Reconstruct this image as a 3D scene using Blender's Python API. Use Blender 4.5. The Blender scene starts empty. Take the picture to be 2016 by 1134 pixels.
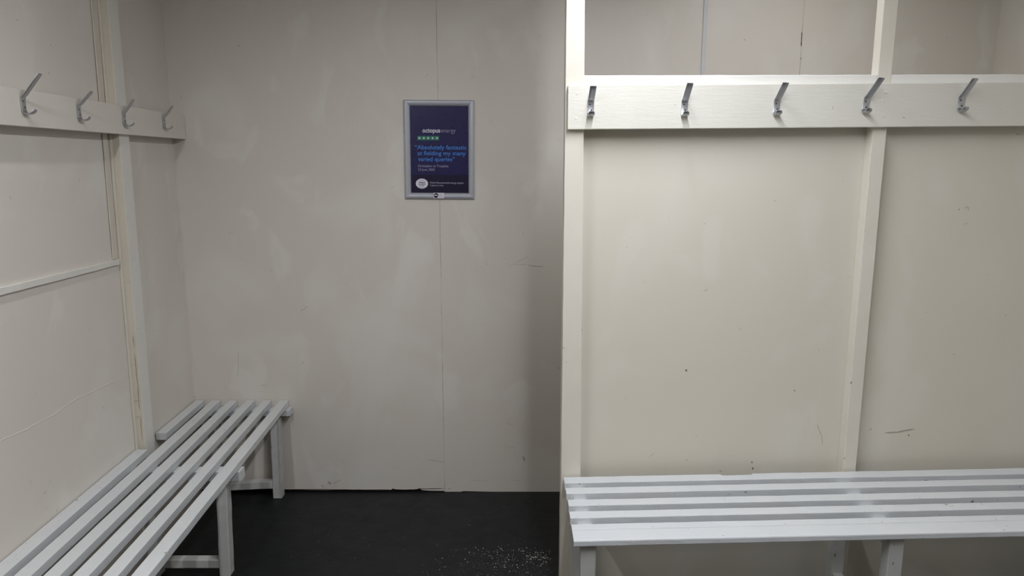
import bpy, bmesh, math, random
from mathutils import Vector, Matrix
random.seed(7)
scene = bpy.context.scene
COL = scene.collection

# ------------------------------------------------------------------ camera, light, exposure
cam_data = bpy.data.cameras.new('camera')
cam_data.sensor_width = 36.0
cam_data.lens = 1440.0 / 2016.0 * 36.0
cam_data.clip_start = 0.02
cam = bpy.data.objects.new('camera', cam_data)
COL.objects.link(cam)
cam.location = (0, 0, 1.62)
cam.rotation_euler = (math.radians(90 - 10.3), 0, 0)
scene.camera = cam

world = bpy.data.worlds.new('world')
scene.world = world
world.use_nodes = True
world.node_tree.nodes['Background'].inputs[0].default_value = (0.8, 0.85, 1.0, 1)
world.node_tree.nodes['Background'].inputs[1].default_value = 0.0

def area_light(name, loc, sx, sy, power, color, rot=(0, 0, 0), spread=180):
    d = bpy.data.lights.new(name, 'AREA')
    d.shape = 'RECTANGLE'; d.size = sx; d.size_y = sy
    d.energy = power; d.color = color; d.spread = math.radians(spread)
    o = bpy.data.objects.new(name, d); COL.objects.link(o)
    o.location = loc; o.rotation_euler = rot
    return o
LIGHT_X, LIGHT_Z = 0.385, 2.47
LAMPS = [   # x, y, length, watts, colour, runs along x?, label
    (0.385, 1.32, 1.8, 33.0, (0.96, 0.985, 1.06), False, 'white strip light on the ceiling in front of the partition post'),
    (-1.0, 0.9, 1.2, 16.6, (0.985, 0.985, 1.0), False, 'unseen white fill strip light added on the ceiling nearest the left wall'),  # added fill lamp, no known fixture; power fitted to the wall brightness
    (1.6, 0.3, 1.2, 4.0, (0.985, 0.985, 1.0), False, 'unseen weak fill strip light added on the ceiling nearest the right wall'),  # weak fill added from the right front, no known fixture
    (1.15, 2.72, 0.7, 2.7, (0.985, 0.985, 1.0), True, 'unseen short strip light added behind the partition to lift the back wall'),  # added out of view to brighten the back wall beyond the partition
]
for x_, y_, l_, w_, c_, ax_, _ in LAMPS:
    area_light('strip_lamp', (x_, y_, LIGHT_Z - 0.004), 0.045, l_, w_, c_, (0, 0, math.pi / 2 if ax_ else 0))

scene.view_settings.view_transform = 'Standard'
scene.view_settings.look = 'None'
scene.view_settings.gamma = 1.0
scene.view_settings.use_curve_mapping = False
scene.view_settings.exposure = -0.2

# ------------------------------------------------------------------ materials
def s2l(c):
    return tuple(((v / 255) / 12.92 if v / 255 <= 0.04045 else ((v / 255 + 0.055) / 1.055) ** 2.4) for v in c) + (1,)

class NT:
    def __init__(self, name):
        self.m = bpy.data.materials.new(name); self.m.use_nodes = True
        self.t = self.m.node_tree; self.b = self.t.nodes['Principled BSDF']
    def n(self, kind, **kw):
        x = self.t.nodes.new(kind)
        for k, v in kw.items(): setattr(x, k, v)
        return x
    def l(self, a, b): self.t.links.new(a, b)
    def coords(self, scale=(1, 1, 1), src='Object'):
        tc = self.n('ShaderNodeTexCoord'); mp = self.n('ShaderNodeMapping')
        mp.inputs['Scale'].default_value = scale
        self.l(tc.outputs[src], mp.inputs[0]); return mp.outputs[0]
    def noise(self, vec, scale, detail=3, rough=0.5, dist=0.0):
        x = self.n('ShaderNodeTexNoise'); x.inputs['Scale'].default_value = scale
        x.inputs['Detail'].default_value = detail; x.inputs['Roughness'].default_value = rough
        x.inputs['Distortion'].default_value = dist
        self.l(vec, x.inputs['Vector']); return x.outputs['Fac']
    def ramp(self, fac, a, b, ca=(0, 0, 0, 1), cb=(1, 1, 1, 1)):
        x = self.n('ShaderNodeValToRGB'); x.color_ramp.elements[0].position = a; x.color_ramp.elements[1].position = b
        x.color_ramp.elements[0].color = ca; x.color_ramp.elements[1].color = cb
        self.l(fac, x.inputs[0]); return x.outputs[0]
    def mix(self, fac, a, b, mode='MIX'):
        x = self.n('ShaderNodeMix'); x.data_type = 'RGBA'; x.blend_type = mode
        for i, v in ((0, fac), (6, a), (7, b)):
            if hasattr(v, 'is_linked'): self.l(v, x.inputs[i])
            else: x.inputs[i].default_value = v
        return x.outputs[2]
    def math(self, op, a, b=0.0):
        x = self.n('ShaderNodeMath', operation=op)
        for i, v in ((0, a), (1, b)):
            if hasattr(v, 'is_linked'): self.l(v, x.inputs[i])
            else: x.inputs[i].default_value = v
        return x.outputs[0]
    def bump(self, h, strength, dist=0.002, prev=None):
        x = self.n('ShaderNodeBump'); x.inputs['Strength'].default_value = strength
        x.inputs['Distance'].default_value = dist; self.l(h, x.inputs['Height'])
        if prev is not None: self.l(prev, x.inputs['Normal'])
        self.l(x.outputs[0], self.b.inputs['Normal']); return x.outputs[0]

def paint_mat(name, base, patch, rough=0.35, patch_scale=2.6, patch_amt=0.5, spec=0.5, bump=0.25, seams=(), grain=None, dirt=0.35):
    M = NT(name); v = M.coords()
    p1 = M.ramp(M.noise(M.coords((1, 1, .8)), patch_scale, 3, 0.5, 0.5), 0.50, 0.66)
    p2 = M.ramp(M.noise(M.coords((1, 1, .55)), patch_scale * 2.0, 3, 0.5, 0.7), 0.58, 0.66)
    f = M.math('MULTIPLY', M.math('MAXIMUM', p1, p2), patch_amt)
    c = M.mix(f, s2l(base), s2l(patch))
    # small dirty marks
    d = M.ramp(M.noise(v, 38, 2, 0.5, 0.6), 0.745, 0.79)
    c = M.mix(M.math('MULTIPLY', d, dirt), c, s2l((120, 110, 98)))
    for axis, pos, w, lo, hi in seams:
        sp = M.n('ShaderNodeSeparateXYZ'); tc = M.n('ShaderNodeTexCoord'); M.l(tc.outputs['Object'], sp.inputs[0])
        wob = M.math('MULTIPLY', M.math('SUBTRACT', M.noise(M.coords(), 6, 2), 0.5), 0.004)
        dx = M.math('ABSOLUTE', M.math('SUBTRACT', M.math('ADD', sp.outputs[axis], wob), pos))
        line = M.math('LESS_THAN', dx, w)
        gate = M.ramp(M.noise(M.coords((0.2, 0.2, 1)), 5.0, 5, 0.75), lo, hi)
        c = M.mix(M.math('MULTIPLY', line, gate), c, s2l((128, 117, 104)))
        soft = M.math('MULTIPLY', M.math('LESS_THAN', dx, 0.004), 0.16)
        c = M.mix(soft, c, s2l((190, 176, 155)))
    M.l(c, M.b.inputs['Base Color'])
    r = M.mix(f, (rough,) * 3 + (1,), (rough + .12,) * 3 + (1,))
    M.l(r, M.b.inputs['Roughness'])
    M.b.inputs['Specular IOR Level'].default_value = spec
    nb = M.bump(M.noise(v, 90, 3), bump * .4, 0.001)
    if grain:
        nb = M.bump(M.noise(M.coords(grain), 16, 5, 0.65, 0.8), bump, 0.004, nb)
        M.bump(M.noise(M.coords(tuple(g * .5 for g in grain)), 55, 3, 0.6, 1.5), bump * .7, 0.0015, nb)
    else:
        M.bump(M.noise(v, 7, 3), bump * .35, 0.006, nb)
    return M.m

CREAM, CPATCH = (216, 210, 201), (227, 225, 219)
MAT = {}
MAT['wall'] = paint_mat('cream_wall_paint', CREAM, CPATCH, .42, 2.4, .5, .35)
MAT['wall_back'] = paint_mat('cream_wall_paint_seamed', CREAM, CPATCH, .42, 2.4, .5, .35,
                             seams=((0, -0.329, .0008, .46, .60), (0, 1.268, .0007, .40, .6)))
MAT['panel'] = paint_mat('cream_gloss_panel', (219, 214, 200), (225, 221, 211), .34, 2.0, .5, .45)
MAT['timber'] = paint_mat('cream_timber_upright', (225, 220, 207), (229, 225, 215), .34, 4.0, .4, .45, .15, grain=(10, 10, 1.2))
MAT['timber_h'] = paint_mat('white_timber_board', (226, 224, 213), (229, 227, 218), .30, 4.0, .3, .5, .22, grain=(1.0, 5, 9))
MAT['timber_left'] = paint_mat('cream_board_left', (219, 215, 205), (223, 219, 210), .36, 4.0, .3, .4, .2, grain=(6, 1, 8))
MAT['stud_face'] = paint_mat('white_upright_left', (222, 220, 213), (228, 226, 220), .36, 4.0, .4, .4, .25, grain=(10, 10, 1))
MAT['rail'] = paint_mat('white_timber_rail', (237, 236, 230), (238, 237, 232), .32, 4.0, .3, .5, .22, grain=(1.0, 5, 9))
MAT['bead'] = paint_mat('beige_bead_left', (209, 202, 188), (214, 208, 196), .4, 4.0, .4, .35, .25, grain=(10, 10, 1))

def bench_mat(name, base, patch, grain):
    M = NT(name); v = M.coords()
    p = M.ramp(M.noise(v, 6, 4, .6, 1.0), .45, .62)
    c = M.mix(M.math('MULTIPLY', p, .5), s2l(base), s2l(patch))
    chips = M.ramp(M.noise(M.coords(tuple(.5 + g * .1 for g in grain)), 46, 2, .45), .755, .765)
    c = M.mix(M.math('MULTIPLY', chips, .75), c, s2l((112, 104, 96)))
    ch2 = M.ramp(M.noise(v, 120, 2, .45), .735, .75)
    c = M.mix(M.math('MULTIPLY', ch2, .6), c, s2l((128, 122, 114)))
    M.l(c, M.b.inputs['Base Color'])
    M.b.inputs['Roughness'].default_value = .22
    M.b.inputs['Specular IOR Level'].default_value = .5
    nb = M.bump(M.noise(M.coords(grain), 20, 4, .6, .6), .2, .003)
    nb = M.bump(M.noise(v, 130, 3, .6), .25, .0012, nb)
    M.bump(chips, -.5, .001, nb)
    return M.m
MAT['bench_r'] = bench_mat('white_gloss_bench', (215, 219, 222), (220, 222, 223), (1.5, 8, 8))
MAT['bench_l'] = bench_mat('grey_white_gloss_bench', (209, 212, 213), (215, 218, 219), (8, 1.5, 8))
MAT['bench_leg'] = bench_mat('grey_white_gloss_legs', (194, 195, 192), (202, 203, 200), (8, 8, 1.5))

def simple(name, rgb, rough=.5, metal=0.0, spec=.5, emit=0.0, bump=0.0):
    M = NT(name); M.b.inputs['Base Color'].default_value = s2l(rgb)
    M.b.inputs['Metallic'].default_value = metal; M.b.inputs['Specular IOR Level'].default_value = spec
    n = M.noise(M.coords(), 60, 3)
    dv = .01 if name.startswith('print') else .05
    r = M.ramp(n, .3, .7, (max(rough - dv, 0),) * 3 + (1,), (rough + dv,) * 3 + (1,))
    M.l(r, M.b.inputs['Roughness'])
    if emit:
        M.b.inputs['Emission Color'].default_value = (.97, .985, 1.0, 1); M.b.inputs['Emission Strength'].default_value = emit
    if bump: M.bump(n, bump, .001)
    return M.m
MAT['alu'] = simple('satin_aluminium', (190, 192, 196), .38, .95)
MAT['frame_alu'] = simple('anodised_frame', (186, 189, 198), .36, .35)
MAT['screw'] = simple('dark_screw', (62, 58, 54), .5, .6)
MAT['dark'] = simple('dark_gap', (58, 47, 40), .9, 0, .1)
MAT['crack'] = simple('brown_crack', (112, 96, 80), .9, 0, .1)
MAT['scuff'] = simple('grey_scuff', (172, 164, 154), .7, 0, .2)
MAT['scuff_light'] = simple('light_scratch', (186, 180, 170), .6, 0, .2)
MAT['ridge'] = paint_mat('painted_ridge', (217, 210, 199), (220, 214, 204), .4)
MAT['front'] = simple('dull_brown_wall', (98, 92, 84), .6, 0, .3)
MAT['strip'] = simple('grey_cover_strip', (206, 206, 209), .4, 0, .4)
MAT['ceiling'] = simple('white_ceiling', (210, 206, 198), .8, 0, .2)
MAT['lamp_body'] = simple('lamp_housing_white', (225, 225, 222), .4)
MAT['diffuser'] = simple('lit_diffuser', (240, 240, 240), .5, 0, .3, emit=6.0)
MAT['p_navy'] = simple('print_navy', (42, 40, 84), .28, 0, .5)
MAT['p_dark'] = simple('print_dark_navy', (34, 31, 54), .28, 0, .5)
MAT['p_white'] = simple('print_white', (226, 222, 236), .4)
MAT['p_lilac'] = simple('print_lilac', (168, 160, 190), .4)
MAT['p_blue'] = simple('print_blue', (66, 132, 214), .4)
MAT['p_green'] = simple('print_green', (44, 128, 96), .4)
MAT['p_black'] = simple('print_black', (24, 24, 26), .4)
MAT['fleck'] = simple('white_fleck', (205, 205, 200), .7)

def floor_mat():
    M = NT('worn_black_floor_paint')
    v = M.coords()
    c = M.mix(M.ramp(M.noise(v, 3, 4, .6), .3, .7), s2l((19, 21, 24)), s2l((26, 28, 31)))
    # worn spot with grit by the end of the partition
    sp = M.n('ShaderNodeSeparateXYZ'); tc = M.n('ShaderNodeTexCoord'); M.l(tc.outputs['Object'], sp.inputs[0])
    dx = M.math('DIVIDE', M.math('SUBTRACT', sp.outputs[0], -0.01), .30)
    dy = M.math('DIVIDE', M.math('SUBTRACT', sp.outputs[1], 2.66), .16)
    rr = M.math('ADD', M.math('MULTIPLY', dx, dx), M.math('MULTIPLY', dy, dy))
    near = M.ramp(rr, 0.15, 1.2, (1, 1, 1, 1), (0, 0, 0, 1))
    sp1 = M.ramp(M.noise(M.coords((1, 1, 1)), 210, 2, .5), .60, .70)
    sp2 = M.ramp(M.noise(M.coords(), 26, 4, .7, 1), .42, .62)
    g = M.math('MULTIPLY', M.math('MULTIPLY', sp1, near), sp2)
    c = M.mix(M.math('MULTIPLY', g, .75), c, s2l((150, 152, 150)))
    sp3 = M.ramp(M.noise(v, 120, 1, .4), .80, .82)
    c = M.mix(M.math('MULTIPLY', sp3, .4), c, s2l((130, 130, 128)))
    M.l(c, M.b.inputs['Base Color'])
    M.l(M.ramp(M.noise(v, 9, 4, .6), .3, .7, (.38,) * 3 + (1,), (.52,) * 3 + (1,)), M.b.inputs['Roughness'])
    M.b.inputs['Specular IOR Level'].default_value = .28
    nb = M.bump(M.noise(v, 5, 4, .6), .35, .01)
    M.bump(M.noise(v, 110, 3, .6), .2, .0015, nb)
    return M.m
MAT['floor'] = floor_mat()

# ------------------------------------------------------------------ mesh helpers
def link(name, bm, mats, parent=None, smooth=False):
    me = bpy.data.meshes.new(name)
    bmesh.ops.recalc_face_normals(bm, faces=bm.faces[:])
    bm.to_mesh(me); bm.free()
    for m in (mats if isinstance(mats, (list, tuple)) else [mats]): me.materials.append(m)
    if smooth:
        for p in me.polygons: p.use_smooth = True
    o = bpy.data.objects.new(name, me); COL.objects.link(o)
    if parent is not None: o.parent = parent
    return o

def reframe(o, loc, rz):
    m = Matrix.Translation(loc) @ Matrix.Rotation(rz, 4, 'Z')
    o.data.transform(m.inverted()); o.location = loc; o.rotation_euler = (0, 0, rz); return o

def tag(o, label=None, cat=None, kind=None, group=None):
    if label: o['label'] = label
    if cat: o['category'] = cat
    if kind: o['kind'] = kind
    if group: o['group'] = group
    return o

def empty(name, loc, rz=0.0):
    o = bpy.data.objects.new(name, None); COL.objects.link(o)
    o.location = loc; o.rotation_euler = (0, 0, rz); o.empty_display_size = .1
    return o

def qbar(bm, q0, q1, ch=.002, n=1, jit=0.0, mi=0):
    """timber piece between two four-cornered ends, long arrises taken off, optional hand-worn wobble"""
    q0 = [Vector(p) for p in q0]; q1 = [Vector(p) for p in q1]
    rings = []
    for i in range(n + 1):
        t = i / n
        q = [a.lerp(b, t) for a, b in zip(q0, q1)]
        if jit and 0 < i < n:
            q = [p + Vector([random.uniform(-jit, jit) for _ in range(3)]) for p in q]
        ring = []
        for k in range(4):
            p, a, b = q[k], q[k - 1], q[(k + 1) % 4]
            ca = min(ch, (a - p).length * .45); cb = min(ch, (b - p).length * .45)
            pa = p + (a - p).normalized() * ca; pb = p + (b - p).normalized() * cb
            mid = (pa + pb) / 2 * .6 + p * .4
            ring += [bm.verts.new(pa), bm.verts.new(mid), bm.verts.new(pb)]
        rings.append(ring)
    N = 12
    for i in range(n):
        for k in range(N):
            f = bm.faces.new((rings[i][k], rings[i][(k + 1) % N], rings[i + 1][(k + 1) % N], rings[i + 1][k])); f.material_index = mi
    f = bm.faces.new(rings[0][::-1]); f.material_index = mi
    f = bm.faces.new(rings[-1]); f.material_index = mi

def box(bm, x0, x1, y0, y1, z0, z1, mi=0):
    vs = [bm.verts.new((x, y, z)) for z in (z0, z1) for x, y in ((x0, y0), (x1, y0), (x1, y1), (x0, y1))]
    for f in ((0, 3, 2, 1), (4, 5, 6, 7), (0, 1, 5, 4), (1, 2, 6, 5), (2, 3, 7, 6), (3, 0, 4, 7)):
        bm.faces.new([vs[i] for i in f]).material_index = mi

def bar_x(bm, x0, x1, y0, y1, z0, z1, **k):      # along x
    qbar(bm, [(x0, y0, z0), (x0, y1, z0), (x0, y1, z1), (x0, y0, z1)], [(x1, y0, z0), (x1, y1, z0), (x1, y1, z1), (x1, y0, z1)], **k)
def bar_y(bm, x0, x1, y0, y1, z0, z1, **k):
    qbar(bm, [(x0, y0, z0), (x1, y0, z0), (x1, y0, z1), (x0, y0, z1)], [(x0, y1, z0), (x1, y1, z0), (x1, y1, z1), (x0, y1, z1)], **k)
def bar_z(bm, x0, x1, y0, y1, z0, z1, **k):
    qbar(bm, [(x0, y0, z0), (x1, y0, z0), (x1, y1, z0), (x0, y1, z0)], [(x0, y0, z1), (x1, y0, z1), (x1, y1, z1), (x0, y1, z1)], **k)

def ribbon(bm, pts, w, up, mi=1):
    """scratch or crack: a narrow strip lying on a surface whose outward normal is up"""
    pts = [Vector(p) for p in pts]; up = Vector(up).normalized(); L, R = [], []
    for i, p in enumerate(pts):
        d = (pts[min(i + 1, len(pts) - 1)] - pts[max(i - 1, 0)]).normalized(); s = d.cross(up).normalized()
        ww = w * (0.35 if i in (0, len(pts) - 1) else 1.0) * random.uniform(.7, 1.2)
        L.append(bm.verts.new(p + s * ww / 2)); R.append(bm.verts.new(p - s * ww / 2))
    for i in range(len(pts) - 1):
        bm.faces.new((L[i], L[i + 1], R[i + 1], R[i])).material_index = mi

def dense(pts, n=6, j=0.0015):
    out = []
    for a, b in zip(pts[:-1], pts[1:]):
        for i in range(n):
            t = i / n; out.append(tuple(a[k] * (1 - t) + b[k] * t + random.uniform(-j, j) for k in range(len(a))))
    out.append(pts[-1]); return out

# ------------------------------------------------------------------ room shell
CEIL = 2.55
D = 3.342
WL = lambda y, off=0.0: -1.515 + .03 * (D - y) + off      # left wall face (runs very slightly out of square)

bm = bmesh.new(); box(bm, -1.75, 2.3, -1.3, D + .1, -.08, 0)
tag(link('floor', bm, MAT['floor']), 'black painted floor of the changing room', 'floor', 'structure')
bm = bmesh.new(); box(bm, -1.75, 2.3, -1.3, D + .1, CEIL, CEIL + .08)
tag(link('ceiling', bm, MAT['ceiling']), 'plain ceiling over the changing room', 'ceiling', 'structure')

# back wall: its foot is ragged and stands a little off the floor
bm = bmesh.new()
foot = [(-1.75, .012), (-1.48, .012), (-1.2, .014), (-1.09, .012), (-1.0, .010), (-.9, .009), (-.82, .010), (-.74, .009), (-.66, .008), (-.59, .010), (-.583, .017), (-.56, .010),
        (-.5, .009), (-.47, .010), (-.452, .019), (-.44, .008), (-.40, .005), (-.333, .004), (-.329, .0), (-.25, .0), (-.24, .003), (-.1, .0), (0, .0), (.24, -.002), (2.3, -.002)]
fr = [[bm.verts.new((x, D, z)), bm.verts.new((x, D, CEIL)), bm.verts.new((x, D + .012, z))] for x, z in foot]
for a, b in zip(fr[:-1], fr[1:]):
    bm.faces.new((a[0], b[0], b[1], a[1])); bm.faces.new((a[0], a[2], b[2], b[0]))
box(bm, -1.75, 2.3, D + .012, D + .09, 0, CEIL, mi=1)
ribbon(bm, dense([(-.585, D - .0008, .012), (-.50, D - .0008, .010), (-.44, D - .0008, .015), (-.332, D - .0008, .017)], 5, .0006), .0028, (0, -1, 0), 1)
ribbon(bm, dense([(-1.08, D - .0008, .012), (-.9, D - .0008, .013), (-.75, D - .0008, .010), (-.60, D - .0008, .012)], 5, .0008), .003, (0, -1, 0), 2)
MB = [([(-0.987, 0.904), (-0.97, 0.914), (-0.953, 0.926)], .0022, 3), ([(0.075, 1.12), (0.11, 1.115), (0.145, 1.113)], .003, 3), ([(0.009, 1.129), (0.042, 1.144), (0.075, 1.16)], .002, 4),
      ([(-.02, 1.118), (.03, 1.123), (.07, 1.122)], .0018, 4), ([(0.054, 0.184), (0.057, 0.171), (0.064, 0.158)], .0075, 3), ([(-0.414, 0.166), (-0.37, 0.161), (-0.328, 0.15)], .002, 3), ([(0.216, 0.629), (0.226, 0.626)], .004, 3),
      ([(-0.897, 0.052), (-0.889, 0.045), (-.884, .04)], .010, 3), ([(-0.875, 0.04), (-0.852, 0.053), (-0.832, 0.064)], .0035, 4), ([(-0.032, 0.355), (-0.007, 0.345), (0.01, 0.34)], .0018, 4),
      ([(-0.044, 0.237), (-0.012, 0.231), (0.017, 0.229)], .0018, 4), ([(-0.56, 0.132), (-0.555, 0.13)], .004, 3), ([(-0.818, 0.166), (-0.814, 0.148)], .002, 4), ([(-1.303, 0.584), (-1.295, .65), (-1.289, 0.713)], .0016, 4),
      ([(1.266, 2.150), (1.2665, 2.12), (1.267, 2.088)], .0042, 1), ([(1.2685, 2.04), (1.269, 2.033)], .004, 2),
      ([(-1.201, 0.513), (-1.191, 0.511)], .003, 4), ([(-.93, .035), (-.92, .022)], .005, 3), ([(-.31, .016), (-.30, .014)], .006, 3), ([(-.28, .05), (-.275, .048)], .003, 3),
      ([(-1.47, 1.86), (-1.462, 1.885)], .0015, 4), ([(-.2, .06), (-.12, .058)], .002, 4), ([(-1.2, .54), (-1.16, .543)], .002, 4), ([(-.02, .062), (.05, .058)], .0015, 4)]
for pts, w, mi in MB:
    ribbon(bm, [(x, D - .0007, z) for x, z in dense(pts, 3, .0006)], w, (0, -1, 0), mi)
tag(link('wall_back', bm, [MAT['wall_back'], MAT['dark'], MAT['crack'], MAT['scuff'], MAT['scuff_light']]),
    'cream painted board wall facing the camera behind the poster', 'wall', 'structure')

bm = bmesh.new()
def Lp(y, z, off=0.0): return (WL(y, off), y, z)
ya, yb = -1.25, D
for (o0, o1) in ((-.08, 0.0),):
    v = [bm.verts.new(Lp(y, z, o)) for o in (o0, o1) for y, z in ((ya, 0), (yb, 0), (yb, CEIL), (ya, CEIL))]
    for f in ((0, 1, 2, 3), (7, 6, 5, 4), (0, 4, 5, 1), (1, 5, 6, 2), (2, 6, 7, 3), (3, 7, 4, 0)): bm.faces.new([v[i] for i in f])
MLW = [([(2.15, 0.569), (2.176, 0.567)], .0016, 2), ([(2.162, 0.52), (2.158, 0.514)], .002, 2), ([(2.098, 0.65), (2.103, 0.622)], .001, 2), ([(2.187, .585), (2.20, .60)], .001, 2),
       ([(2.547, 0.718), (2.552, 0.705)], .003, 2), ([(2.987, 0.897), (2.991, 0.894)], .004, 2), ([(2.3, 2.02), (2.304, 2.017)], .005, 2), ([(2.46, 1.97), (2.464, 1.968)], .005, 2), ([(2.43, 1.88), (2.434, 1.877)], .005, 2), ([(2.21, .49), (2.212, .475)], .0015, 2)]
for pts, w, mi in MLW:
    ribbon(bm, [Lp(y, z, .0007) for y, z in dense(pts, 3, .0006)], w, (1, .03, 0), mi)
# filled crack running up to the upright: a low raised ridge of paint
crk = dense([(1.2, .86), (1.6, .842), (1.994, 0.81), (2.114, 0.799), (2.247, 0.795), (2.387, 0.802), (2.551, 0.791), (2.64, 0.783), (2.735, 0.776)], 5, .002)
prev = None
for (y, z) in crk:
    h = random.uniform(.0005, .0013)
    ring = [bm.verts.new(Lp(y, z + dz, o)) for dz, o in ((-.003, -.001), (-.0016, h * .7), (0, h), (.0016, h * .6), (.003, -.001))]
    if prev:
        for k in range(4): bm.faces.new((prev[k], prev[k + 1], ring[k + 1], ring[k])).material_index = 1
    prev = ring
tag(reframe(link('wall_left', bm, [MAT['wall'], MAT['ridge'], MAT['scuff']]), (WL(2.0), 2.0, 0), math.atan(.03)), 'cream painted wall along the left side', 'wall', 'structure')

bm = bmesh.new(); box(bm, 2.122, 2.2, -1.25, D + .05, 0, CEIL)
tag(link('wall_right', bm, MAT['wall']), 'cream wall closing the far right end', 'wall', 'structure')
bm = bmesh.new(); box(bm, -1.7, 2.2, -1.33, -1.25, 0, CEIL)
tag(link('wall_front', bm, MAT['front']), 'dull brown wall behind the camera', 'wall', 'structure')

# cover strip on the back wall
bm = bmesh.new(); bar_z(bm, .832, .848, D - .006, D, 0, CEIL, ch=.0015)
tag(link('trim_1', bm, MAT['strip']), 'thin pale grey vertical cover strip high on the back wall', 'trim', 'structure')
bm = bmesh.new(); bar_z(bm, -1.517, -1.511, D - .004, D, .48, CEIL, ch=.001)
tag(link('trim_2', bm, MAT['ridge']), 'thin painted bead down the far left corner', 'trim', 'structure')

# left upright (stud), bead beside it, batten, flat strip
bm = bmesh.new()
def lq(y0, y1, z, o0, o1): return [Lp(y0, z, o0), Lp(y1, z, o0), Lp(y1, z, o1), Lp(y0, z, o1)]
qbar(bm, lq(2.752, 2.828, 0, 0, .035), lq(2.797, 2.873, CEIL, 0, .035), ch=.0015, n=30, jit=.0006)
for pts in ([(2.757, .50), (2.757, .56), (2.758, .60)], [(2.757, .63), (2.759, .70), (2.760, .80), (2.761, .86)], [(2.762, .88), (2.763, .93)]):
    ribbon(bm, [(WL(y, .026 + random.uniform(-.0015, .002)), y - .0012, z) for y, z in dense(pts, 4, .0005)], .0016, (0, -1, 0), 1)
for z, yy in ((.6, 2.758), (.665, 2.760)):
    ribbon(bm, [(WL(yy, .002), yy - .0014, z), (WL(yy, .018), yy - .0014, z + .001), (WL(yy, .033), yy - .0014, z)], .0012, (0, -1, 0), 1)
ribbon(bm, [Lp(2.782, .955, .0358), Lp(2.786, .95, .0358)], .006, (1, 0, 0), 2)
ribbon(bm, [(WL(2.76, .002), 2.7665, 1.14), (WL(2.76, .033), 2.7665, 1.142)], .0012, (0, -1, 0), 1)
bm.normal_update()
for f in bm.faces:
    if f.material_index == 0 and abs(f.normal.y) > .7: f.material_index = 3
tag(link('trim_3', bm, [MAT['stud_face'], MAT['crack'], MAT['scuff'], MAT['bead']]), 'cracked cream timber upright on the left wall beside the corner', 'upright', 'structure')
bm = bmesh.new()
qbar(bm, lq(2.734, 2.754, 0, 0, .009), lq(2.785, 2.799, CEIL, 0, .009), ch=.003, n=24, jit=.0006)
tag(link('trim_4', bm, MAT['bead']), 'narrow beige bead against the left wall upright', 'trim', 'structure')
bm = bmesh.new()
qbar(bm, lq(2.712, 2.742, 1.236, 0, .005), lq(2.745, 2.788, CEIL, 0, .005), ch=.001, n=16, jit=.0006)
ribbon(bm, [Lp(2.7115 + (z - 1.236) * .0251, z, .0012) for z in [1.24 + i * .04 for i in range(32)]], .002, (1, 0, 0), 1)
tag(link('trim_5', bm, [MAT['bead'], MAT['crack']]), 'flat beige strip beside the upright above the batten', 'trim', 'structure')
bm = bmesh.new()
def lyq(y, z0, z1, o0, o1): return [Lp(y, z0, o0), Lp(y, z0, o1), Lp(y, z1, o1), Lp(y, z1, o0)]
qbar(bm, lyq(1.0, 1.243, 1.268, 0, .011), lyq(2.742, 1.211, 1.232, 0, .011), ch=.002, n=30, jit=.0006)
tag(link('trim_6', bm, MAT['stud_face']), 'thin horizontal batten across the left wall', 'trim', 'structure')

# ------------------------------------------------------------------ partition on the right (own local frame)
PA = math.atan(.03)
def part_empty_matrix(): return Matrix.Translation((.19, 2.5, 0)) @ Matrix.Rotation(PA, 4, 'Z')
PM = part_empty_matrix()
def place(o): o.location = (.19, 2.5, 0); o.rotation_euler = (0, 0, PA); return o

bm = bmesh.new(); box(bm, .0, 1.93, .045, .057, 0, 1.865)
for pts, w, mi in [([(0.442, 0.855), (0.446, 0.848)], .006, 2), ([(0.942, 0.64), (0.949, 0.618), (0.962, 0.594), (0.967, 0.561)], .0018, 1), ([(1.199, 0.604), (1.243, 0.605), (1.271, 0.611), (1.309, 0.618)], .005, 1),
                   ([(1.286, 0.597), (1.293, 0.589)], .004, 2), ([(0.705, 0.498), (0.706, 0.49)], .004, 2), ([(0.709, 0.473), (0.711, 0.465)], .005, 2), ([(0.585, 0.461), (0.595, 0.459)], .004, 3), ([(0.845, 0.773), (0.849, 0.769)], .004, 2),
                   ([(1.405, 1.432), (1.41, 1.44), (1.42, 1.438), (1.422, 1.428)], .003, 3), ([(1.385, 1.43), (1.39, 1.433)], .008, 3), ([(1.0345, 1.608), (1.0345, 1.58), (1.0345, 1.551)], .002, 2), ([(1.0335, 1.66), (1.0335, 1.648)], .002, 2),
                   ([(1.52, 1.2), (1.523, 1.197)], .003, 1), ([(.32, .52), (.34, .535)], .002, 3), ([(1.6, 1.05), (1.604, 1.046)], .003, 1)]:
    ribbon(bm, [(x, .0443, z) for x, z in dense(pts, 3, .0007)], w, (0, -1, 0), mi)
tag(place(link('wall_partition', bm, [MAT['panel'], MAT['scuff'], MAT['crack'], MAT['scuff_light']])), 'recessed cream board panels of the right hand partition', 'partition', 'structure')

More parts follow.
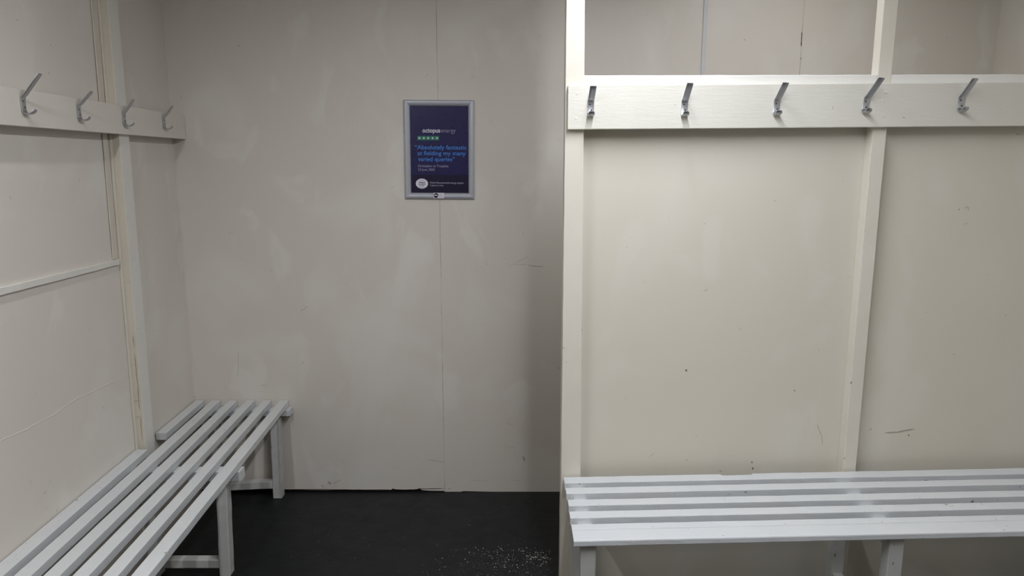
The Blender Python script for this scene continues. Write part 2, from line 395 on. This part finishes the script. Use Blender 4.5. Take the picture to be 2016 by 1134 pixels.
def stud(name, x0b, x1b, x0t, x1t, label, marks=()):
    bm = bmesh.new(); d = .0455
    q = lambda a, b, z: [(a, 0, z), (b, 0, z), (b, d, z), (a, d, z)]
    qbar(bm, q(x0b, x1b, 0), q(x0t, x1t, CEIL), ch=.002, n=40, jit=.0005)
    for pts, w in marks: ribbon(bm, [(x, -.0007, z) for x, z in dense(pts, 2, .0004)], w, (0, -1, 0), 1)
    return tag(place(link(name, bm, [MAT['timber'], MAT['crack']])), label, 'upright', 'structure')
stud('trim_7', -.011, .064, -.014, .044, 'cream timber post at the free left end of the partition',
     [([(.054, 1.02), (.056, 1.015)], .002), ([(-.006, .95), (-.003, .952)], .002), ([(.0, .9), (.006, .9)], .001)])
stud('trim_8', 1.029, 1.077, 1.033, 1.081, 'cream timber upright in the middle of the partition', [([(1.031, .82), (1.0315, .808)], .003), ([(1.0305, .53), (1.0305, .52)], .002)])
stud('trim_9', 1.88, 1.928, 1.88, 1.928, 'cream timber upright where the partition meets the right wall')
bm = bmesh.new()
qbar(bm, [(.0475, 0, 1.76), (.0475, .045, 1.76), (.0475, .045, 1.8795), (.0475, 0, 1.8795)], [(1.0305, 0, 1.76), (1.0305, .045, 1.76), (1.0305, .045, 1.884), (1.0305, 0, 1.884)], ch=.003, n=24, jit=.0006)
tag(place(link('trim_10', bm, MAT['rail'])), 'cream cross rail between the end post and the middle upright', 'rail', 'structure')
bm = bmesh.new()
qbar(bm, [(1.0795, 0, 1.76), (1.0795, .045, 1.76), (1.0795, .045, 1.8845), (1.0795, 0, 1.8845)], [(1.88, 0, 1.765), (1.88, .045, 1.765), (1.88, .045, 1.889), (1.88, 0, 1.889)], ch=.003, n=24, jit=.0006)
tag(place(link('trim_11', bm, MAT['rail'])), 'cream cross rail right of the middle upright', 'rail', 'structure')

# ------------------------------------------------------------------ coat rails with hooks
HP0 = [(.0355, .0130), (.033, .0088), (.029, .0048), (.024, .0015), (.016, 0.0), (.009, .0012), (.0045, .005), (.0022, .013), (.0022, .030), (.0025, .041)]
HOOK_W = .0212; HOOK_T = .0036
def hook_mesh(tip_out, tip_z):
    B = Vector((.0045, .0490)); T = Vector((tip_out, tip_z)); dl = (T - B)
    HP = HP0 + [tuple(B)] + [tuple(B + dl * t + Vector((.0012, -.0012)) * (1 - t)) for t in (.12, .3, .65, .97)] + [tuple(T)]
    bm = bmesh.new(); rings = []
    n = len(HP)
    for i, (o, z) in enumerate(HP):
        a = Vector(HP[max(i - 1, 0)]); b = Vector(HP[min(i + 1, n - 1)]); t = (b - a).normalized()
        nrm = Vector((-t.y, t.x))            # in (out, z) plane
        w = HOOK_W / 2; th = HOOK_T / 2
        if i == 0: w *= .62; th *= .55
        elif i == 1: w *= .94
        elif i == n - 2: w *= .97
        elif i == n - 1: w *= .82; th *= .6
        ring = []
        for sx, sn in ((-1, -.55), (-.86, -1), (.86, -1), (1, -.55), (1, .55), (.86, 1), (-.86, 1), (-1, .55)):
            p = Vector((o, z)) + nrm * (sn * th)
            ring.append(bm.verts.new((sx * w, -p.x, p.y)))
        rings.append(ring)
    for a, b in zip(rings[:-1], rings[1:]):
        for k in range(8): bm.faces.new((a[k], a[(k + 1) % 8], b[(k + 1) % 8], b[k]))
    bm.faces.new(rings[0][::-1]); bm.faces.new(rings[-1])
    bmesh.ops.recalc_face_normals(bm, faces=bm.faces[:])
    me = bpy.data.meshes.new('coat_hook'); bm.to_mesh(me); bm.free(); me.materials.append(MAT['alu'])
    for p in me.polygons: p.use_smooth = True
    me.set_sharp_from_angle(angle=math.radians(38))
    return me
def screw_mesh():
    bm = bmesh.new()
    prof = [(.0, .0012), (.0012, .0011), (.0024, .0007), (.0028, 0)]
    N = 14; top = bm.verts.new((0, -.0009, 0)); rr = []
    for r, h in prof[1:]: rr.append([bm.verts.new((r * math.cos(2 * math.pi * k / N), -h, r * math.sin(2 * math.pi * k / N))) for k in range(N)])
    for k in range(N): bm.faces.new((top, rr[0][(k + 1) % N], rr[0][k]))
    for a, b in zip(rr[:-1], rr[1:]):
        for k in range(N): bm.faces.new((a[k], a[(k + 1) % N], b[(k + 1) % N], b[k]))
    me = bpy.data.meshes.new('screw'); bm.to_mesh(me); bm.free(); me.materials.append(MAT['screw']); return me
SM = screw_mesh()
def add_hook(parent, x, z, y, tilt=0.0, tip=(.058, .1)):
    h = bpy.data.objects.new('coat_hook', hook_mesh(*tip)); COL.objects.link(h); h.parent = parent
    h.location = (x, y, z); h.rotation_euler = (0, tilt, 0)
    for sx, sz in ((-.003, .036), (.0025, .0185)):
        s = bpy.data.objects.new('screw', SM); COL.objects.link(s); s.parent = h; s.location = (sx, -.0039, sz)
    return h

def dimple(bm, x, z, y, r=.006, h=.0014, mi=0):
    N = 14; prev = None
    for j in range(5):
        a = j / 4 * math.pi / 2; ring = [bm.verts.new((x + r * math.cos(a) * math.cos(2 * math.pi * k / N) * 1.1, y - h * math.sin(a), z + r * math.cos(a) * math.sin(2 * math.pi * k / N))) for k in range(N)] if j < 4 else [bm.verts.new((x, y - h, z))]
        if prev:
            for k in range(N):
                if j < 4: bm.faces.new((prev[k], prev[(k + 1) % N], ring[(k + 1) % N], ring[k]))
                else: bm.faces.new((prev[k], prev[(k + 1) % N], ring[0]))
        prev = ring

# right
rail = empty('coat_rail', (.19, 2.5, 1.70), PA)
tag(rail, 'long white board with five aluminium hooks across the right hand partition', 'coat rail')
bm = bmesh.new()
q = lambda x, z0, z1: [(x, -.022, z0 - 1.7), (x, 0, z0 - 1.7), (x, 0, z1 - 1.7), (x, -.022, z1 - 1.7)]
qbar(bm, q(-.006, 1.703, 1.845), q(1.90, 1.7195, 1.8635), ch=.0025, n=40, jit=.0003)
for x, z in ((1.053, 1.825), (1.054, 1.748), (0.024, 1.819), (0.021, 1.739), (1.046, 1.797)):
    dimple(bm, x, z - 1.7, -.0215)
link('board', bm, MAT['timber_h'], rail)
for x, z, t, tip in ((.068, 1.7475, .02, (.050, .0915)), (.379, 1.748, .03, (.056, .1005)), (.686, 1.752, .06, (.060, .0985)), (.984, 1.759, .14, (.070, .107)), (1.309, 1.764, .05, (.058, .101))):
    add_hook(rail, x, z - 1.7, -.0222, t, tip)

# left: local x runs away from the camera along the wall, -y points into the room
LA = math.pi / 2 + math.atan(.03)
lr = empty('coat_rail', (WL(2.0), 2.0, 1.69), LA)
tag(lr, 'cream board with four aluminium hooks along the left wall running into the corner', 'coat rail')
bm = bmesh.new()
q = lambda x, z0, z1: [(x, -.056, z0), (x, -.0355, z0), (x, -.0355, z1), (x, -.056, z1)]
qbar(bm, q(-1.3, .028, .137), q(1.338, .0, .104), ch=.0015, n=30, jit=.00015)
link('board', bm, MAT['timber_left'], lr)
bm = bmesh.new()   # packing piece that holds the board off the wall in the corner
box(bm, 1.30, 1.336, -.0352, 0, .008, .096)
link('packing_block', bm, MAT['timber_left'], lr)
for y, z, tip in ((2.188, 1.738, (.060, .114)), (2.480, 1.7325, (.050, .0935)), (2.783, 1.726, (.043, .097)), (3.121, 1.727, (.043, .094))):
    add_hook(lr, y - 2.0, z - 1.69, -.0562, 0, tip)

# ------------------------------------------------------------------ right bench
TR = .008
rb = empty('slatted_bench', (1.1, 2.3, 0))
tag(rb, 'white slatted wooden bench in front of the right hand partition', 'bench')
def rp(x, y, z): # world -> bench local with its slight run out of square
    return (x - 1.1, y + .029 * (x - .188) - 2.3, z + TR * (x - .188))
slats = [(2.440, 2.489), (2.358, 2.403), (2.269, 2.313), (2.185, 2.230), (2.111, 2.145), (2.043, 2.110)]
XE = 2.10
for i, (yf, yk) in enumerate(slats):
    bm = bmesh.new(); th = .026 if i < 5 else .0215
    def end(x, yb_=yk, yf_=yf): return [rp(x, yf_, .47 - th), rp(x, yb_, .47 - th), rp(x, yb_, .47), rp(x, yf_, .47)]
    x0 = .188 + random.uniform(-.001, .001)
    if i == 0:
        # a notch is cut out of the back edge
        qbar(bm, end(x0), end(.757), ch=.002, n=14, jit=.0006)
        qbar(bm, end(.757), end(.765, yk - .011), ch=.002)
        qbar(bm, end(.765, yk - .011), end(.872, yk - .009), ch=.002, n=3, jit=.0005)
        qbar(bm, end(.872, yk - .009), end(.879), ch=.002)
        qbar(bm, end(.879), end(XE), ch=.002, n=30, jit=.0006)
    else:
        qbar(bm, end(x0), end(XE), ch=.0024 if i < 5 else .004, n=44, jit=.0004)
    link('slat', bm, MAT['bench_r'], rb)
for fx in (.211, 1.172, 2.04):
    bm = bmesh.new()
    q = lambda y: [rp(fx, y, .402), rp(fx + .047, y, .402), rp(fx + .047, y, .4478), rp(fx, y, .4478)]
    qbar(bm, q(2.108), q(2.430), ch=.002, n=6, jit=.0004); link('cross_bearer', bm, MAT['bench_r'], rb)
    for y0 in (2.062, 2.43):
        bm = bmesh.new()
        q = lambda z, dx=0: [rp(fx + dx, y0, z), rp(fx + .047 + dx, y0, z), rp(fx + .047 + dx, y0 + .046, z), rp(fx + dx, y0 + .046, z)]
        q0 = [(p[0], p[1], 0) for p in q(0)]
        qbar(bm, q0, q(.4478), ch=.003, n=8, jit=.0006); link('leg', bm, MAT['bench_leg'], rb)
    bm = bmesh.new()
    q = lambda y: [rp(fx + .006, y, .06), rp(fx + .041, y, .06), rp(fx + .041, y, .10), rp(fx + .006, y, .10)]
    qbar(bm, q(2.109), q(2.43), ch=.002, n=6, jit=.0004); link('stretcher', bm, MAT['bench_leg'], rb)

# ------------------------------------------------------------------ left bench
lb = empty('slatted_bench', (-1.28, 2.3, 0))
tag(lb, 'grey-white slatted wooden bench along the left wall up to the back corner', 'bench')
LXY = (-1.28, 2.3)
near = [(-1.468, -1.415), (-1.385, -1.338), (-1.303, -1.258), (-1.222, -1.177), (-1.138, -1.096), (-1.060, -1.012)]   # at y = 1.855
far = [(-1.509, -1.470), (-1.432, -1.391), (-1.349, -1.311), (-1.266, -1.227), (-1.187, -1.148), (-1.108, -1.066)]     # at y = 3.335
def lx(i, y):
    t = (y - 1.855) / (3.335 - 1.855)
    return near[i][0] * (1 - t) + far[i][0] * t, near[i][1] * (1 - t) + far[i][1] * t
def lend(i, y, th=.0292):
    a, b = lx(i, y)
    if i == 0: a = max(a, WL(y) + .0025)
    a -= LXY[0]; b -= LXY[0]; y -= LXY[1]
    return [(a, y, .47 - th), (b, y, .47 - th), (b, y, .47), (a, y, .47)]
for i in range(6):
    runs = [(.7, 2.742), (2.915, 3.336)] if i == 0 else [(.7, 3.336)]
    for a, b in runs:
        bm = bmesh.new(); qbar(bm, lend(i, a), lend(i, b), ch=.002 if i < 5 else .0032, n=max(8, int((b - a) * 16)), jit=.0003 if i < 5 else .0005)
        if i == 5:
            pass
        link('slat', bm, MAT['bench_l'], lb)
for fy, xo in ((1.15, -1.0), (1.76, -1.012), (2.613, -1.033), (3.272, -1.048)):
    xi = WL(fy) + .045
    bm = bmesh.new()
    def qx(x, y0, y1, z0, z1): return [(x - LXY[0], y0 - LXY[1], z0), (x - LXY[0], y1 - LXY[1], z0), (x - LXY[0], y1 - LXY[1], z1), (x - LXY[0], y0 - LXY[1], z1)]
    b0, b1, bz = (fy - .008, fy + .042, .398) if fy < 3 else (3.284, 3.334, .408)
    qbar(bm, qx(xi, b0, b1, bz, .4378), qx(xo, b0, b1, bz, .4378), ch=.0025, n=8, jit=.0005)
    link('cross_bearer', bm, MAT['bench_l'], lb)
    for xl in (-1.14, xi + .03):
        bm = bmesh.new()
        lean = .010 if fy > 3 else .012
        qz = lambda x, z: [(x - LXY[0], fy - LXY[1], z), (x + .042 - LXY[0], fy - LXY[1], z), (x + .042 - LXY[0], fy + .046 - LXY[1], z), (x - LXY[0], fy + .046 - LXY[1], z)]
        outer = xl > -1.3
        xt = (-1.132 if fy < 3 else -1.139) if outer and fy > 2.5 else xl
        xb = (-1.144 if fy < 3 else -1.146) if outer and fy > 2.5 else xl
        qbar(bm, qz(xb, 0), qz(xt, .398), ch=.003, n=12, jit=.0008)
        link('leg', bm, MAT['bench_leg'], lb)
    bm = bmesh.new()
    x1 = (-1.1435 if fy < 3 else -1.1445) if fy > 2.5 else xo - .117
    zs = .058 if fy < 3 else .062
    qbar(bm, qx(xi + .072, fy + .002, fy + .04, zs - .026, zs + .008), qx(x1, fy + .002, fy + .04, zs - .026, zs + .008) if fy < 3 else qx(x1, fy - .0, fy + .04, zs - .012, zs + .024), ch=.002, n=8, jit=.0005)
    link('stretcher', bm, MAT['bench_leg'], lb)

# ------------------------------------------------------------------ poster
pf = empty('framed_poster', (-.3255, D, 1.6425)); pf.rotation_euler = (0, math.radians(.35), 0)
tag(pf, 'small navy poster in a silver snap frame on the back wall', 'poster')
W2, H2 = .3125 / 2, .4355 / 2
prof = [(0, 0), (0, .009), (.002, .0118), (.006, .0138), (.011, .0145), (.017, .0138), (.022, .0112), (.0255, .0075), (.0268, .003)]
bm = bmesh.new(); loops = []
for ins, h in prof:
    loops.append([bm.verts.new((sx * (W2 - ins), -h, sz * (H2 - ins))) for sx, sz in ((-1, -1), (1, -1), (1, 1), (-1, 1))])
for a, b in zip(loops[:-1], loops[1:]):
    for k in range(4): bm.faces.new((a[k], a[(k + 1) % 4], b[(k + 1) % 4], b[k]))
fo = link('snap_frame', bm, MAT['frame_alu'], pf)
bm = bmesh.new()
w, h = W2 - .026, H2 - .026
box(bm, -w, w, -.003, 0, -h, h, 0)
ZX = lambda zx: (zx - 497) * .00047
ZZ = lambda zy: (588 - zy) * .00047
zb = ZZ(822)
f = bm.faces.new([bm.verts.new(p) for p in ((-w, -.0032, -h), (w, -.0032, -h), (w, -.0032, zb), (-w, -.0032, zb))]); f.material_index = 1
sheet = link('poster_sheet', bm, [MAT['p_navy'], MAT['p_dark']], pf)
tag(sheet, 'navy poster sheet with a darker band at its foot')

def text_into(bm, s, x0, x1, base, cap, bold=0.0, mi=0, y=-.0036):
    """fills bm with lettering from x0 to x1 whose capitals are cap high, standing on base (zoom pixels)"""
    cu = bpy.data.curves.new('t', 'FONT'); cu.body = s; cu.size = 1.0; cu.offset = bold; cu.resolution_u = 3; cu.fill_mode = 'FRONT'
    ob = bpy.data.objects.new('t', cu); COL.objects.link(ob)
    dg = bpy.context.evaluated_depsgraph_get(); me = bpy.data.meshes.new_from_object(ob.evaluated_get(dg))
    xs = [v.co.x for v in me.vertices]; mn, mx = min(xs), max(xs)
    kx = (ZX(x1) - ZX(x0)) / (mx - mn); kz = cap * .00047 / .70
    base_n = len(bm.verts); vs = [bm.verts.new((ZX(x0) + (v.co.x - mn) * kx, y, ZZ(base) + v.co.y * kz)) for v in me.vertices]
    for p in me.polygons:
        try: bm.faces.new([vs[i] for i in p.vertices]).material_index = mi
        except ValueError: pass
    bpy.data.objects.remove(ob); bpy.data.curves.remove(cu); bpy.data.meshes.remove(me)

bm = bmesh.new()
text_into(bm, 'octopus', 337, 506, 425, 41, .018, 0)
text_into(bm, 'energy', 514, 652, 425, 41, -.012, 1)
tag(link('heading_lettering', bm, [MAT['p_white'], MAT['p_lilac']], sheet), 'white wordmark lettering near the top')
bm = bmesh.new()
for k in range(5):
    a = 288 + k * 41.6; cx, cz = ZX(a + 20), ZZ(477.5); hw = 19.6 * .00047
    f = bm.faces.new([bm.verts.new((cx + sx * hw, -.0036, cz + sz * hw)) for sx, sz in ((-1, -1), (1, -1), (1, 1), (-1, 1))]); f.material_index = 0
    vs = []
    for j in range(10):
        r = (13.5 if j % 2 == 0 else 5.6) * .00047; an = math.pi / 2 + j * math.pi / 5
        vs.append(bm.verts.new((cx + r * math.cos(an), -.0040, cz + r * math.sin(an))))
    c = bm.verts.new((cx, -.0040, cz))
    for j in range(10): bm.faces.new((c, vs[j], vs[(j + 1) % 10])).material_index = 1
tag(link('star_rating', bm, [MAT['p_green'], MAT['p_white']], sheet), 'five white stars on green squares')
bm = bmesh.new()
text_into(bm, '\u201cAbsolutely fantastic', 262, 757, 582, 39, .010)
text_into(bm, 'at fielding my many', 287, 748, 637, 39, .010)
text_into(bm, 'varied queries\u201d', 290, 643, 693, 39, .010)
tag(link('quote_lettering', bm, MAT['p_blue'], sheet), 'bright blue quotation lettering')
bm = bmesh.new()
text_into(bm, 'Christopher on Trustpilot', 290, 582, 750, 23)
text_into(bm, '24 June, 2024', 290, 450, 784, 23)
tag(link('review_lettering', bm, MAT['p_lilac'], sheet), 'small pale reviewer name and date')
bm = bmesh.new()
text_into(bm, 'Which? Recommended energy supplier', 400, 728, 906, 17, .01)
text_into(bm, '7 years in a row', 400, 530, 931, 17, .01)
tag(link('award_lettering', bm, MAT['p_lilac'], sheet), 'tiny pale two line lettering on the dark band')
def ellipse(bm, cx, cz, rx, rz, y, mi, N=40):
    vs = [bm.verts.new((cx + rx * math.cos(2 * math.pi * k / N), y, cz + rz * math.sin(2 * math.pi * k / N))) for k in range(N)]
    bm.faces.new(vs).material_index = mi
bm = bmesh.new(); ellipse(bm, ZX(325), ZZ(907), 59 * .00047, 48 * .00047, -.0036, 0)
text_into(bm, 'Which?', 294, 356, 904, 15, .03, 1, -.0040)
text_into(bm, 'Recommended', 290, 360, 918, 9, .02, 1, -.0040)
text_into(bm, 'Provider', 303, 347, 929, 9, .02, 1, -.0040)
text_into(bm, 'Energy supplier', 296, 352, 945, 6, .0, 1, -.0040)
text_into(bm, 'August 2023', 302, 346, 878, 6, .0, 1, -.0040)
tag(link('award_badge', bm, [MAT['p_white'], MAT['p_black']], sheet), 'white oval badge with dark lettering at the lower left')
bm = bmesh.new()
x0, x1, z0, z1 = ZX(437), ZX(540), ZZ(1045), ZZ(993); yy = -.0152
box(bm, x0, x1, yy, yy + .0008, z0, z1, 0)
ellipse(bm, ZX(462), ZZ(1019), 23 * .00047, 23 * .00047, yy - .0003, 1)
pts = [(443, 1019), (452, 1009), (462, 1012), (472, 1014), (480, 1022)]
vsu = [bm.verts.new((ZX(a), yy - .0006, ZZ(b))) for a, b in pts]; vsd = [bm.verts.new((ZX(a), yy - .0006, ZZ(b + 9 - abs(i - 2)))) for i, (a, b) in enumerate(pts)]
for k in range(4): bm.faces.new((vsu[k], vsu[k + 1], vsd[k + 1], vsd[k])).material_index = 0
for zz, wd in ((1003, 30), (1010, 36), (1017, 26), (1026, 44), (1033, 38)):
    bm.faces.new([bm.verts.new((ZX(a), yy - .0004, ZZ(b))) for a, b in ((491, zz), (491 + wd, zz), (491 + wd, zz + 2), (491, zz + 2))]).material_index = 2
tag(link('sticker', bm, [MAT['p_white'], MAT['p_black'], MAT['p_lilac']], pf), 'tiny white sticker with a black disc on the bottom rail')

# ------------------------------------------------------------------ ceiling lamps, added fill strips included
for x_, y_, l_, w_, c_, ax_, label in LAMPS:
    e = tag(empty('ceiling_light', (x_, y_, CEIL), math.pi / 2 if ax_ else 0), label, 'light', group='strip lights on the ceiling')
    bm = bmesh.new(); bar_y(bm, -.045, .045, -l_ / 2 - .03, l_ / 2 + .03, -.045, 0, ch=.006); link('housing', bm, MAT['lamp_body'], e)
    bm = bmesh.new(); bar_y(bm, -.036, .036, -l_ / 2, l_ / 2, -.0795, -.0455, ch=.012); link('diffuser', bm, MAT['diffuser'], e)

# ------------------------------------------------------------------ flecks of paint and plaster on the floor
bm = bmesh.new()
def fleck(x, y, s):
    n = random.choice((4, 5, 6)); a0 = random.random() * 6.28; h = random.uniform(.0006, .0018)
    ring = [(x + s * random.uniform(.5, 1) * math.cos(a0 + 6.283 * k / n) * 1.3, y + s * random.uniform(.5, 1) * math.sin(a0 + 6.283 * k / n)) for k in range(n)]
    lo = [bm.verts.new((a, b, .0)) for a, b in ring]; hi = [bm.verts.new((x + (a - x) * .7, y + (b - y) * .7, h)) for a, b in ring]
    for k in range(n): bm.faces.new((lo[k], lo[(k + 1) % n], hi[(k + 1) % n], hi[k]))
    bm.faces.new(hi)
for _ in range(300):
    cx, cy, sx, sy = random.choice([(.09, 2.755, .05, .03), (-.06, 2.78, .07, .035), (.03, 2.70, .09, .05), (-.15, 2.70, .14, .07), (.1, 2.74, .08, .035)])
    x, y = random.gauss(cx, sx), random.gauss(cy, sy)
    if x < .16 and y < 3.2: fleck(x, y, random.choice((.0005, .0008, .0008, .0011, .0015, .0022)))
for _ in range(34):
    fleck(random.uniform(-1.0, .15), random.uniform(2.5, 3.25), random.uniform(.0008, .0014))
for k in range(7): fleck(.078 + k * .0042, 2.750 + random.uniform(-.003, .004), random.uniform(.0015, .003))
fleck(.128, 2.748, .003); fleck(.135, 2.742, .0035); fleck(-.045, 2.815, .003)
tag(link('paint_flecks', bm, MAT['fleck']), 'scatter of tiny white flecks on the black floor beside the partition', 'debris', 'stuff')
